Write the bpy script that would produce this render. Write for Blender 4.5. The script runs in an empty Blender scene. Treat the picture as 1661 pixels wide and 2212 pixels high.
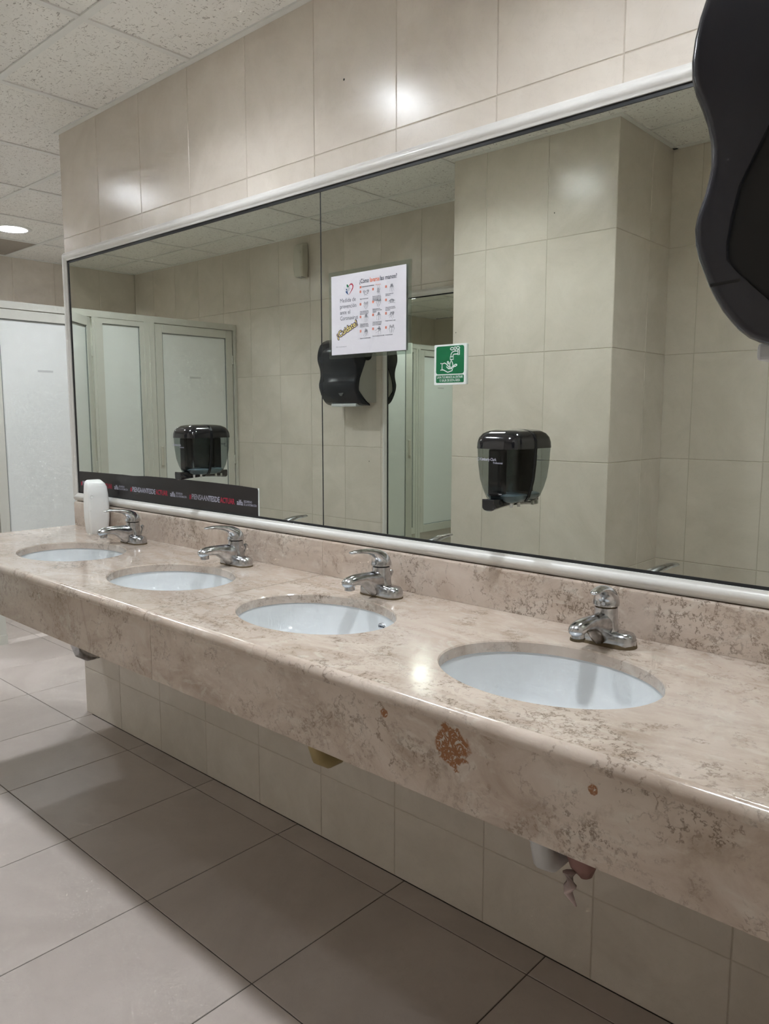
import bpy, bmesh, math, random
from mathutils import Matrix, Vector
random.seed(7)
R = math.radians
sc = bpy.context.scene
col = sc.collection

# ------------------------------------------------------------------ camera
YAW, PITCH, ROLL, FPX = -0.8315, -0.1244, 0.0005, 1665.79
CAM = Vector((0.0, -1.5489, 1.311))
fw = Vector((-math.cos(YAW) * math.cos(PITCH), -math.sin(YAW) * math.cos(PITCH), math.sin(PITCH)))
rt = fw.cross(Vector((0, 0, 1))).normalized()
up = rt.cross(fw)
rt, up = rt * math.cos(ROLL) + up * math.sin(ROLL), -rt * math.sin(ROLL) + up * math.cos(ROLL)
cam_d = bpy.data.cameras.new('camera')
cam_d.sensor_fit = 'HORIZONTAL'
cam_d.sensor_width = 36.0
cam_d.lens = 36.0 * FPX / 1661.0
cam_d.clip_start = 0.01
cam = bpy.data.objects.new('camera', cam_d)
M = Matrix((rt, up, -fw)).transposed().to_4x4()
M.translation = CAM
cam.matrix_world = M
col.objects.link(cam)
sc.camera = cam

# ------------------------------------------------------------------ world and exposure
world = bpy.data.worlds.new('world')
sc.world = world
world.use_nodes = True
world.node_tree.nodes['Background'].inputs[0].default_value = (0.9, 0.95, 1.0, 1)
world.node_tree.nodes['Background'].inputs[1].default_value = 0.05
sc.view_settings.view_transform = 'Standard'
sc.view_settings.look = 'None'
sc.view_settings.gamma = 1.0
sc.view_settings.use_curve_mapping = False
sc.view_settings.exposure = 0.92
cy = sc.cycles
cy.use_denoising = True
cy.max_bounces = 11
cy.diffuse_bounces = 6
cy.glossy_bounces = 6
cy.transmission_bounces = 4
cy.transparent_max_bounces = 10
cy.use_adaptive_sampling = True
cy.adaptive_threshold = 0.06
cy.adaptive_min_samples = 12
cy.caustics_reflective = True
cy.caustics_refractive = False
cy.sample_clamp_indirect = 20.0
cy.blur_glossy = 0.3

LAMP_POWER = 8.5      # watts of each downlight
LAMP_COLOR = (0.89, 0.95, 1.01)
H = 2.446            # ceiling height
XW = -3.21           # free end of the mirror wall
XF = -5.87           # far end wall
YO = -1.87           # opposite wall
YB = 2.05            # wall of the space beyond the partition
XR = 1.25            # wall behind the camera
XP = -0.122          # face of the short return wall that carries the near towel dispenser

# ------------------------------------------------------------------ materials
def new_mat(name):
    m = bpy.data.materials.new(name)
    m.use_nodes = True
    return m, m.node_tree, m.node_tree.nodes['Principled BSDF']

def plain(name, c, rough=0.5, metal=0.0, spec=0.5, emit=None, coat=0.0):
    m, t, b = new_mat(name)
    b.inputs['Base Color'].default_value = (*c, 1)
    b.inputs['Roughness'].default_value = rough
    b.inputs['Metallic'].default_value = metal
    b.inputs['Specular IOR Level'].default_value = spec
    b.inputs['Coat Weight'].default_value = coat
    if emit:
        b.inputs['Emission Color'].default_value = (*emit[0], 1)
        b.inputs['Emission Strength'].default_value = emit[1]
    return m

def N(t, kind, **kw):
    n = t.nodes.new(kind)
    for k, v in kw.items():
        if k.startswith('i_'):
            n.inputs[k[2:].replace('_', ' ')].default_value = v
        else:
            setattr(n, k, v)
    return n

def ramp(t, src, stops):
    n = t.nodes.new('ShaderNodeValToRGB')
    e = n.color_ramp.elements
    while len(e) < len(stops):
        e.new(0.5)
    for el, (p, c) in zip(e, stops):
        el.position = p
        el.color = c if len(c) == 4 else (*c, 1)
    t.links.new(src, n.inputs[0])
    return n.outputs[0]

def mixc(t, fac, a, b, mode='MIX'):
    n = t.nodes.new('ShaderNodeMix')
    n.data_type = 'RGBA'
    n.blend_type = mode
    for i, v in ((0, fac), (6, a), (7, b)):
        if hasattr(v, 'is_output'):
            t.links.new(v, n.inputs[i])
        else:
            n.inputs[i].default_value = v if i == 0 else (*v, 1)
    return n.outputs[2]

def math_n(t, op, a, b=0.0, clamp=False):
    n = t.nodes.new('ShaderNodeMath')
    n.operation = op
    n.use_clamp = clamp
    for i, v in ((0, a), (1, b)):
        if hasattr(v, 'is_output'):
            t.links.new(v, n.inputs[i])
        else:
            n.inputs[i].default_value = v
    return n.outputs[0]

def coords(t, per_object=True):
    tc = N(t, 'ShaderNodeTexCoord')
    if not per_object:
        return tc.outputs['Object']
    oi = N(t, 'ShaderNodeObjectInfo')
    mul = N(t, 'ShaderNodeVectorMath', operation='SCALE')
    cmb = N(t, 'ShaderNodeCombineXYZ')
    r1 = math_n(t, 'MULTIPLY', oi.outputs['Random'], 37.0)
    r2 = math_n(t, 'MULTIPLY', oi.outputs['Random'], 91.0)
    t.links.new(r1, cmb.inputs[0]); t.links.new(r2, cmb.inputs[1]); t.links.new(r1, cmb.inputs[2])
    add = N(t, 'ShaderNodeVectorMath', operation='ADD')
    t.links.new(tc.outputs['Object'], add.inputs[0]); t.links.new(cmb.outputs[0], add.inputs[1])
    return add.outputs[0]

def noise(t, vec, scale, detail=4, rough=0.55, dist=0.0, out='Fac'):
    n = N(t, 'ShaderNodeTexNoise')
    n.inputs['Scale'].default_value = scale
    n.inputs['Detail'].default_value = detail
    n.inputs['Roughness'].default_value = rough
    n.inputs['Distortion'].default_value = dist
    t.links.new(vec, n.inputs['Vector'])
    return n.outputs[out]

def stretch(t, vec, s):
    n = N(t, 'ShaderNodeVectorMath', operation='MULTIPLY')
    t.links.new(vec, n.inputs[0])
    n.inputs[1].default_value = s
    return n.outputs[0]

def tile_mat(name, c1, c2, c3, rough, nscale=3.5, spec=0.5):
    """glazed ceramic tile: faint clouding, hair veins, tile to tile variation"""
    m, t, b = new_mat(name)
    v = coords(t)
    f = noise(t, v, nscale, 4, 0.62, 1.2)
    c = ramp(t, f, [(0.30, c1), (0.52, c2), (0.72, c3)])
    f2 = noise(t, v, nscale * 2.3, 5, 0.7, 2.6)
    vein = ramp(t, f2, [(0.485, (0, 0, 0)), (0.5, (1, 1, 1)), (0.515, (0, 0, 0))])
    c = mixc(t, math_n(t, 'MULTIPLY', vein, 0.10), c, tuple(x * 0.6 for x in c1))
    oi = N(t, 'ShaderNodeObjectInfo')
    k = math_n(t, 'ADD', math_n(t, 'MULTIPLY', oi.outputs['Random'], 0.05), 0.965)
    hs = N(t, 'ShaderNodeHueSaturation')
    t.links.new(k, hs.inputs['Value']); t.links.new(c, hs.inputs['Color'])
    t.links.new(hs.outputs[0], b.inputs['Base Color'])
    b.inputs['Roughness'].default_value = rough
    b.inputs['Specular IOR Level'].default_value = spec
    return m

m_wall = tile_mat('beige wall tile', (0.655, 0.595, 0.52), (0.705, 0.645, 0.57), (0.755, 0.695, 0.62), 0.24)
m_floor = tile_mat('beige floor tile', (0.47, 0.41, 0.37), (0.525, 0.46, 0.418), (0.575, 0.51, 0.465), 0.34, 2.2)
m_grout_w = plain('wall grout', (0.55, 0.49, 0.41), 0.9)
m_grout_f = plain('floor grout', (0.10, 0.085, 0.075), 0.9)
m_paint = plain('painted wall', (0.64, 0.58, 0.50), 0.8)

def stone_mat():
    m, t, b = new_mat('beige fossil stone')
    v = coords(t)
    sv = stretch(t, v, (0.75, 1.7, 1.3))
    big = noise(t, sv, 3.6, 8, 0.66, 1.8)
    c = ramp(t, big, [(0.28, (0.385, 0.300, 0.237)), (0.43, (0.488, 0.397, 0.328)), (0.57, (0.56, 0.472, 0.402)), (0.75, (0.625, 0.548, 0.475))])
    pale = ramp(t, noise(t, sv, 11.0, 6, 0.62, 2.4), [(0.55, (0, 0, 0)), (0.66, (1, 1, 1))])
    c = mixc(t, math_n(t, 'MULTIPLY', pale, 0.55), c, (0.62, 0.565, 0.495))
    # warped lookup for veins and fossil outlines
    wn = noise(t, v, 26.0, 5, 0.65, 0.0, 'Color')
    wv = N(t, 'ShaderNodeVectorMath', operation='SCALE'); wv.inputs['Scale'].default_value = 0.075
    t.links.new(wn, wv.inputs[0])
    wa = N(t, 'ShaderNodeVectorMath', operation='ADD')
    t.links.new(v, wa.inputs[0]); t.links.new(wv.outputs[0], wa.inputs[1])
    def mask(scale, lo, hi, dist=0.8, det=4):
        return ramp(t, noise(t, v, scale, det, 0.6, dist), [(lo, (0, 0, 0)), (hi, (1, 1, 1))])
    def cracks(scale, width, clump, chop):
        vo = N(t, 'ShaderNodeTexVoronoi', feature='DISTANCE_TO_EDGE')
        vo.inputs['Scale'].default_value = scale
        t.links.new(wa.outputs[0], vo.inputs['Vector'])
        e = ramp(t, vo.outputs['Distance'], [(0.0, (1, 1, 1)), (width, (0, 0, 0))])
        return math_n(t, 'MULTIPLY', math_n(t, 'MULTIPLY', e, clump), chop)
    c0 = mask(1.9, 0.36, 0.56)
    c1 = math_n(t, 'MULTIPLY', mask(5.5, 0.47, 0.57), c0)
    c2 = math_n(t, 'MULTIPLY', mask(7.5, 0.51, 0.61), math_n(t, 'ADD', c0, 0.3, True))
    h1 = mask(72.0, 0.47, 0.53, 0.3, 2)
    h2 = mask(42.0, 0.47, 0.52, 0.3, 2)
    k1 = cracks(66.0, 0.15, c1, h1)
    k2 = cracks(26.0, 0.062, c2, h2)
    k3 = cracks(120.0, 0.25, mask(9.0, 0.56, 0.64), h1)
    kb = cracks(9.0, 0.018, mask(4.0, 0.50, 0.60), h2)
    c = mixc(t, math_n(t, 'MULTIPLY', k1, 0.80), c, (0.115, 0.078, 0.052))
    c = mixc(t, math_n(t, 'MULTIPLY', k2, 0.72), c, (0.13, 0.088, 0.058))
    c = mixc(t, math_n(t, 'MULTIPLY', k3, 0.60), c, (0.14, 0.098, 0.065))
    c = mixc(t, math_n(t, 'MULTIPLY', kb, 0.70), c, (0.15, 0.10, 0.068))
    # brown mineral clouds
    cl = ramp(t, noise(t, v, 7.0, 9, 0.70, 1.6), [(0.58, (0, 0, 0)), (0.70, (1, 1, 1))])
    c = mixc(t, math_n(t, 'MULTIPLY', cl, 0.45), c, (0.235, 0.165, 0.115))
    # rust stain on the front apron, a branching blot with its own ragged outline
    tc = N(t, 'ShaderNodeTexCoord')
    for ctr, rad in (((-0.717, -0.603, 0.787), 0.042), ((-0.862, -0.603, 0.800), 0.010), ((-0.47, -0.603, 0.795), 0.010)):
        sub = N(t, 'ShaderNodeVectorMath', operation='DISTANCE')
        t.links.new(tc.outputs['Object'], sub.inputs[0]); sub.inputs[1].default_value = ctr
        wob = math_n(t, 'MULTIPLY', noise(t, tc.outputs['Object'], 34.0, 3, 0.6, 0.5), 1.7)
        d = math_n(t, 'ADD', math_n(t, 'DIVIDE', sub.outputs['Value'], rad), math_n(t, 'SUBTRACT', wob, 0.85))
        rim = ramp(t, d, [(0.72, (1, 1, 1)), (0.86, (0, 0, 0))])
        nz = noise(t, tc.outputs['Object'], 62.0, 4, 0.6, 1.4)
        br = ramp(t, nz, [(0.40, (0, 0, 0)), (0.44, (1, 1, 1)), (0.58, (1, 1, 1)), (0.62, (0, 0, 0))])
        f = math_n(t, 'MULTIPLY', rim, br)
        c = mixc(t, math_n(t, 'MULTIPLY', f, 0.9), c, (0.25, 0.090, 0.020))
    t.links.new(c, b.inputs['Base Color'])
    rg = ramp(t, noise(t, v, 20.0, 3), [(0.3, (0.10, 0.10, 0.10)), (0.7, (0.18, 0.18, 0.18))])
    t.links.new(rg, b.inputs['Roughness'])
    b.inputs['Specular IOR Level'].default_value = 0.55
    return m
m_stone = stone_mat()

def ceiling_mat(name, c1):
    m, t, b = new_mat(name)
    v = coords(t)
    wn = noise(t, v, 30.0, 2, 0.5, 0.0)
    st = stretch(t, v, (1.0, 2.4, 1.0))
    fl = noise(t, st, 46.0, 2, 0.5, 1.4)
    mk = ramp(t, fl, [(0.640, (0, 0, 0)), (0.665, (1, 1, 1))])
    st2 = stretch(t, v, (2.2, 1.0, 1.0))
    mk2 = ramp(t, noise(t, st2, 62.0, 2, 0.5, 1.0), [(0.65, (0, 0, 0)), (0.675, (1, 1, 1))])
    pits = math_n(t, 'MAXIMUM', mk, mk2)
    base = mixc(t, wn, c1, tuple(x * 0.94 for x in c1))
    c = mixc(t, math_n(t, 'MULTIPLY', pits, 0.75), base, (0.33, 0.31, 0.28))
    t.links.new(c, b.inputs['Base Color'])
    b.inputs['Roughness'].default_value = 0.95
    b.inputs['Specular IOR Level'].default_value = 0.1
    return m
m_ceil = ceiling_mat('fissured mineral board', (0.90, 0.89, 0.85))
m_ceil_dark = ceiling_mat('darker mineral board', (0.42, 0.38, 0.33))  # same board in a darker tone, used for a single tile
m_tee = plain('painted steel tee', (0.80, 0.80, 0.77), 0.5)

def mirror_mat():
    m = bpy.data.materials.new('silvered glass')
    m.use_nodes = True
    t = m.node_tree
    t.nodes.clear()
    g = N(t, 'ShaderNodeBsdfGlossy')
    g.inputs['Color'].default_value = (0.72, 0.755, 0.69, 1)
    g.inputs['Roughness'].default_value = 0.0
    o = N(t, 'ShaderNodeOutputMaterial')
    t.links.new(g.outputs[0], o.inputs[0])
    return m
m_mirror = mirror_mat()

def tinted(name, c, gloss=0.12, rough=0.08):
    """thin see-through plastic"""
    m = bpy.data.materials.new(name)
    m.use_nodes = True
    t = m.node_tree
    t.nodes.clear()
    tr = N(t, 'ShaderNodeBsdfTransparent'); tr.inputs[0].default_value = (*c, 1)
    g = N(t, 'ShaderNodeBsdfGlossy'); g.inputs['Roughness'].default_value = rough
    lw = N(t, 'ShaderNodeLayerWeight'); lw.inputs[0].default_value = 0.5
    fr = math_n(t, 'MULTIPLY', math_n(t, 'POWER', lw.outputs['Facing'], 5.0), 0.9)
    mx = N(t, 'ShaderNodeMixShader')
    t.links.new(math_n(t, 'ADD', fr, gloss, True), mx.inputs[0])
    t.links.new(tr.outputs[0], mx.inputs[1]); t.links.new(g.outputs[0], mx.inputs[2])
    o = N(t, 'ShaderNodeOutputMaterial')
    t.links.new(mx.outputs[0], o.inputs[0])
    return m
m_smoke = tinted('smoked clear plastic', (0.60, 0.635, 0.63), 0.035)
m_lamin = tinted('laminating film', (0.93, 0.96, 0.95), 0.14, 0.15)

m_frame = plain('white lacquered moulding', (0.72, 0.71, 0.68), 0.28)
m_frame2 = plain('white painted aluminium', (0.66, 0.66, 0.60), 0.4)
m_gasket = plain('dark glazing gasket', (0.012, 0.013, 0.015), 0.5)
m_gasket2 = plain('grey glazing bead', (0.25, 0.27, 0.27), 0.5)
m_frost = plain('frosted white glass', (0.82, 0.85, 0.83), 0.35)
m_porc = plain('white glazed porcelain', (0.69, 0.715, 0.73), 0.12, coat=0.3)

def chrome_mat():
    m, t, b = new_mat('worn chrome')
    v = coords(t, False)
    c = ramp(t, noise(t, v, 55.0, 5, 0.6), [(0.35, (0.42, 0.42, 0.43)), (0.6, (0.60, 0.61, 0.63))])
    t.links.new(c, b.inputs['Base Color'])
    b.inputs['Metallic'].default_value = 1.0
    r = ramp(t, noise(t, v, 38.0, 4), [(0.3, (0.12, 0.12, 0.12)), (0.7, (0.27, 0.27, 0.27))])
    t.links.new(r, b.inputs['Roughness'])
    return m
m_chrome = chrome_mat()
m_crust = plain('brown lime crust', (0.13, 0.095, 0.05), 0.9)
m_black = plain('glossy black plastic', (0.010, 0.010, 0.012), 0.10, coat=0.4)
m_black2 = plain('satin black plastic', (0.012, 0.012, 0.014), 0.4)
m_cover = plain('smoky dark plastic cover', (0.026, 0.027, 0.036), 0.22)
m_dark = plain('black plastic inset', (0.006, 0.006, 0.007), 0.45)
m_grey = plain('light grey plastic', (0.42, 0.41, 0.38), 0.5)
m_silver = plain('pale silver plastic', (0.62, 0.64, 0.66), 0.3)
m_white = plain('white plastic', (0.80, 0.81, 0.80), 0.38)
m_ivory = plain('aged ivory plastic', (0.60, 0.575, 0.50), 0.5)
m_sleeve = plain('pinkish plastic sleeve', (0.34, 0.19, 0.17), 0.5)
m_film = plain('pale torn plastic film', (0.62, 0.50, 0.48), 0.5)
m_pvc = plain('white pvc pipe', (0.66, 0.66, 0.66), 0.4)
m_pvc_y = plain('yellowed pvc pipe', (0.40, 0.31, 0.14), 0.5)
m_residue = plain('bluish soap residue', (0.22, 0.29, 0.33), 0.35)
m_paper = plain('white paper', (0.70, 0.69, 0.74), 0.5)
m_ink = plain('dark blue ink', (0.02, 0.025, 0.05), 0.6)
m_ink2 = plain('grey ink', (0.13, 0.14, 0.17), 0.6)
m_ink_or = plain('orange ink', (0.70, 0.16, 0.07), 0.6)
m_ink_red = plain('red ink', (0.45, 0.02, 0.05), 0.6)
m_ink_green = plain('leaf green ink', (0.01, 0.16, 0.07), 0.6)
m_ink_navy = plain('navy ink', (0.01, 0.07, 0.20), 0.6)
m_ink_yel = plain('yellow ink', (0.80, 0.68, 0.22), 0.6)
m_ink_purp = plain('purple ink', (0.03, 0.012, 0.09), 0.6)
m_green = plain('sign green', (0.0, 0.155, 0.055), 0.4)
m_sign_w = plain('white sign board', (0.74, 0.78, 0.76), 0.4)
m_strip = plain('black vinyl', (0.014, 0.011, 0.012), 0.35)
m_txt_l = plain('lilac print', (0.42, 0.42, 0.52), 0.6)
m_txt_r = plain('crimson print', (0.42, 0.015, 0.05), 0.6)
m_mark = plain('faint grey print', (0.60, 0.62, 0.61), 0.6)
m_lens = plain('lamp diffuser', (0.9, 0.9, 0.9), 0.5, emit=(LAMP_COLOR, 4.0))
m_trim = plain('white lamp trim', (0.80, 0.80, 0.78), 0.4)
m_can = plain('lamp reflector', (0.75, 0.75, 0.75), 0.35)

# ------------------------------------------------------------------ mesh helpers
class MB:
    def __init__(self):
        self.v, self.f = [], []
    def add(self, vs, fs):
        o = len(self.v)
        self.v += [tuple(p) for p in vs]
        self.f += [tuple(i + o for i in q) for q in fs]
        return self
    def box(self, x0, x1, y0, y1, z0, z1):
        vs = [(x, y, z) for z in (z0, z1) for y in (y0, y1) for x in (x0, x1)]
        return self.add(vs, [(0, 2, 3, 1), (4, 5, 7, 6), (0, 1, 5, 4), (2, 6, 7, 3), (0, 4, 6, 2), (1, 3, 7, 5)])
    def loft(self, secs, cap0=True, cap1=True, closed=True):
        n = len(secs[0])
        vs = [p for s in secs for p in s]
        fs = []
        for i in range(len(secs) - 1):
            for j in range(n if closed else n - 1):
                a, b_ = i * n + j, i * n + (j + 1) % n
                fs.append((a, b_, b_ + n, a + n))
        if cap0: fs.append(tuple(reversed(range(n))))
        if cap1: fs.append(tuple(range((len(secs) - 1) * n, len(secs) * n)))
        return self.add(vs, fs)
    def lathe(self, prof, c=(0, 0, 0), n=24, axis='z', ring=False):
        secs = []
        for r, h in prof:
            s = []
            for k in range(n):
                a = 2 * math.pi * k / n
                p = (r * math.cos(a), r * math.sin(a), h)
                if axis == 'y': p = (p[0], h, -p[1]) 
                if axis == 'x': p = (h, p[0], p[1])
                s.append((p[0] + c[0], p[1] + c[1], p[2] + c[2]))
            secs.append(s)
        return self.loft(secs + [secs[0]], False, False) if ring else self.loft(secs)
    def tube(self, pts, r, n=10):
        pts = [Vector(p) for p in pts]
        rs = r if isinstance(r, (list, tuple)) else [r] * len(pts)
        secs = []
        ref = Vector((0, 0, 1))
        for i, p in enumerate(pts):
            d = (pts[min(i + 1, len(pts) - 1)] - pts[max(i - 1, 0)]).normalized()
            a = d.cross(ref)
            if a.length < 0.1: a = d.cross(Vector((0, 1, 0)))
            a.normalize(); b_ = d.cross(a)
            secs.append([p + a * rs[i] * math.cos(2 * math.pi * k / n) + b_ * rs[i] * math.sin(2 * math.pi * k / n) for k in range(n)])
        return self.loft(secs)
    def ribbon(self, pts, w, y=0.0, closed=False):
        """flat stroke in the xz plane at depth y, facing -y"""
        P = [Vector((p[0], p[1])) for p in pts]
        n = len(P)
        L, Rr = [], []
        for i in range(n):
            a = P[(i - 1) % n] if (closed or i > 0) else P[i]
            b_ = P[(i + 1) % n] if (closed or i < n - 1) else P[i]
            d = (b_ - a)
            if d.length < 1e-9: d = Vector((1, 0))
            d.normalize()
            nn = Vector((-d.y, d.x)) * (w / 2)
            L.append(P[i] + nn); Rr.append(P[i] - nn)
        vs = [(q.x, y, q.y) for q in L] + [(q.x, y, q.y) for q in Rr]
        fs = [(i, i + n, (i + 1) % n + n, (i + 1) % n) for i in range(n if closed else n - 1)]
        return self.add(vs, fs)
    def poly(self, pts, y0, y1=None):
        """filled outline in xz at y0 (front), optionally extruded back to y1"""
        n = len(pts)
        if y1 is None:
            return self.add([(p[0], y0, p[1]) for p in pts], [tuple(range(n))])
        return self.loft([[(p[0], y0, p[1]) for p in pts], [(p[0], y1, p[1]) for p in pts]])
    def mesh(self, name, mat, smooth=0):
        me = bpy.data.meshes.new(name)
        me.from_pydata(self.v, [], self.f)
        bm = bmesh.new(); bm.from_mesh(me)
        bmesh.ops.recalc_face_normals(bm, faces=bm.faces)
        bm.to_mesh(me); bm.free()
        me.materials.append(mat)
        if smooth:
            for p in me.polygons: p.use_smooth = True
            me.set_sharp_from_angle(angle=R(smooth))
        return me
    def build(self, name, mat, parent=None, smooth=0, flat=False):
        me = self.mesh(name, mat, smooth)
        o = bpy.data.objects.new(name, me)
        col.objects.link(o)
        o.parent = parent
        return o

def tag(o, label=None, cat=None, group=None, kind=None):
    for k, v in (('label', label), ('category', cat), ('group', group), ('kind', kind)):
        if v: o[k] = v
    return o

def thing(name, label, cat, loc=(0, 0, 0), rotz=0.0, group=None):
    o = bpy.data.objects.new(name, None)
    o.empty_display_size = 0.05
    col.objects.link(o)
    o.location = loc
    o.rotation_euler = (0, 0, rotz)
    return tag(o, label, cat, group)

def bevel(o, w, seg=2):
    md = o.modifiers.new('bevel', 'BEVEL')
    md.width = w; md.segments = seg; md.limit_method = 'ANGLE'
    return o

def rrect(cx, cz, w, h, r, n=5):
    pts = []
    for (sx, sz, a0) in ((1, 1, 0), (-1, 1, 90), (-1, -1, 180), (1, -1, 270)):
        for k in range(n + 1):
            a = R(a0 + 90 * k / n)
            pts.append((cx + sx * (w / 2 - r) + r * math.cos(a), cz + sz * (h / 2 - r) + r * math.sin(a)))
    return pts

def text(s, size, x, z, y, mat, parent, name='lettering', xs=1.0, bold=0.0, align='LEFT', rot=0.0, shear=0.0, spacing=1.0, fit=None, halo=0.0):
    cu = bpy.data.curves.new(name, 'FONT')
    cu.body = s; cu.size = size; cu.align_x = align; cu.offset = bold; cu.shear = shear
    cu.resolution_u = 2; cu.space_character = spacing
    tmp = bpy.data.objects.new('tmp', cu)
    me = bpy.data.meshes.new_from_object(tmp)
    bpy.data.objects.remove(tmp); bpy.data.curves.remove(cu)
    if fit:
        xx = [vtx.co.x for vtx in me.vertices]
        xs = fit / (max(xx) - min(xx))
        if align == 'LEFT': x -= min(xx) * xs
    if halo:      # a fat outline: the same letters spread in a ring
        vs = [(vtx.co.x, vtx.co.y) for vtx in me.vertices]; fs = [tuple(p.vertices) for p in me.polygons]
        mb = MB()
        for k in range(10):
            dx, dy = halo * math.cos(2 * math.pi * k / 10), halo * math.sin(2 * math.pi * k / 10)
            mb.add([(p[0] + dx / xs, p[1] + dy, -0.00001 * k) for p in vs], fs)
        me = bpy.data.meshes.new(name); me.from_pydata(mb.v, [], mb.f)
    ca, sa = math.cos(rot), math.sin(rot)
    for vtx in me.vertices:
        a, b_ = vtx.co.x * xs, vtx.co.y
        vtx.co = (x + a * ca - b_ * sa, y + vtx.co.z, z + a * sa + b_ * ca)
    me.materials.clear(); me.materials.append(mat)
    me.name = name
    o = bpy.data.objects.new(name, me)
    col.objects.link(o)
    o.parent = parent
    return o

# ------------------------------------------------------------------ room shell
def struct(name, mb, mat, label=None):
    o = mb.build(name, mat)
    return tag(o, label, None, None, 'structure')

_tile_cache = {}
def tile_mesh(key, du, dv, t, mat, ch=0.0012):
    k = (key, round(du, 4), round(dv, 4))
    if k not in _tile_cache:
        mb = MB()
        mb.loft([[(0, t, 0), (du, t, 0), (du, t, dv), (0, t, dv)],
                 [(0, ch, 0), (du, ch, 0), (du, ch, dv), (0, ch, dv)],
                 [(ch, 0, ch), (du - ch, 0, ch), (du - ch, 0, dv - ch), (ch, 0, dv - ch)]])
        _tile_cache[k] = mb.mesh(key, mat)
    return _tile_cache[k]

TW, TH, GAP = 0.3065, 0.457, 0.0020
ZROW = 0.207
def tile_wall(parent, rotz, place, u0, u1, v0, v1, uphase, holes=(), mat=None):
    """wall tiles of 0.306 x 0.457 m, cut at the borders; place(u) -> (x, y) of the finished surface"""
    i0 = math.floor((u0 - uphase) / TW)
    i1 = math.ceil((u1 - uphase) / TW)
    j0 = math.floor((v0 - ZROW) / TH)
    j1 = math.ceil((v1 - ZROW) / TH)
    for i in range(i0, i1):
        for j in range(j0, j1):
            a, b_ = max(u0, uphase + i * TW), min(u1, uphase + (i + 1) * TW)
            c, d = max(v0, ZROW + j * TH), min(v1, ZROW + (j + 1) * TH)
            if b_ - a < 0.012 or d - c < 0.012: continue
            if any(h[0] <= a and b_ <= h[1] and h[2] <= c and d <= h[3] for h in holes): continue
            a += GAP / 2; b_ -= GAP / 2; c += GAP / 2; d -= GAP / 2
            me = tile_mesh('wall_tile', b_ - a, d - c, 0.0075, mat or m_wall)
            o = bpy.data.objects.new('wall_tile', me)
            col.objects.link(o)
            x, y = place(a)
            o.location = (x, y, c)
            o.rotation_euler = (0, 0, rotz)
            o.parent = parent

CORE = 0.0016
# mirror wall: a partition that ends at XW
w = struct('wall_back', MB().box(XW + CORE, XR, CORE, 0.15, 0, H), m_grout_w, 'beige tiled partition wall carrying the long mirror')
X0 = -2.9055
tile_wall(w, 0, lambda u: (u, 0.0), XW, XP + 0.03, 0, H, X0, holes=[(-3.3, 0.2, 0.66, 1.99)])
# opposite wall, seen in the mirror
w = struct('wall_front', MB().box(XF, XR, YO - 0.12, YO - CORE, 0, H), m_grout_w, 'beige tiled wall facing the long mirror')
tile_wall(w, math.pi, lambda u: (-u, YO), -XR, -XF, 0, H, 3.138 - 0.0, holes=[(2.2, 3.11, 0.0, 1.99)])
# pillar in front of it
PX0, PX1, PY = -2.218, -1.427, -1.36
w = struct('wall_pillar', MB().box(PX0 + CORE, PX1 - CORE, YO - 0.01, PY - CORE, 0, H), m_grout_w, 'square tiled pillar standing out from the wall opposite the mirror')
tile_wall(w, math.pi, lambda u: (-u, PY), -PX1, -PX0, 0, H, -PX1)
tile_wall(w, R(90), lambda u: (PX1, u), YO, PY, 0, H, PY - TW)
tile_wall(w, R(-90), lambda u: (PX0, -u), -PY, -YO, 0, H, -PY)
# far wall behind the cubicles
w = struct('wall_left', MB().box(XF - 0.12, XF - CORE, YO - 0.12, YB + 0.12, 0, H), m_grout_w, 'tiled end wall above the white cubicles')
tile_wall(w, R(90), lambda u: (XF, u), YO, YB, 0, H, YO, holes=[(-9, 9, 0.0, 1.6)])
# return wall at the near end of the counter
w = struct('wall_right', MB().box(XP + CORE, 0.06, -0.86 + CORE, 0.0, 0, H), m_grout_w, 'short tiled return wall at the near end of the counter')
tile_wall(w, R(-90), lambda u: (XP, -u), 0.0, 0.86, 0, H, 0.0)
tile_wall(w, 0, lambda u: (u, -0.86), XP, 0.06, 0, H, XP)
# plain walls that close the space
struct('wall_rear', MB().box(XF, XR, YB, YB + 0.12, 0, H), m_paint, 'plain wall of the area beyond the partition')
struct('wall_side', MB().box(XR, XR + 0.12, YO - 0.12, YB + 0.12, 0, H), m_paint, 'plain wall at the entrance end')

# small dark chips in the glaze
def chip(wall, x, y, z, r, s):
    mb = MB().lathe([(r, 0), (r * 0.8, s * 0.0008)], (0, 0, 0), 7, 'y')
    o = mb.build('glaze_chip', m_gasket, wall)
    o.location = (x, y, z)
for nm, q in (('wall_back', (-1.560, 0.0, 2.205, 0.0032, -1)), ('wall_pillar', (-1.702, PY, 2.136, 0.0028, 1)), ('wall_front', (-3.236, YO, 1.035, 0.0032, 1)), ('wall_pillar', (-2.20, PY, 1.69, 0.0022, 1))):
    chip(bpy.data.objects[nm], *q)

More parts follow.
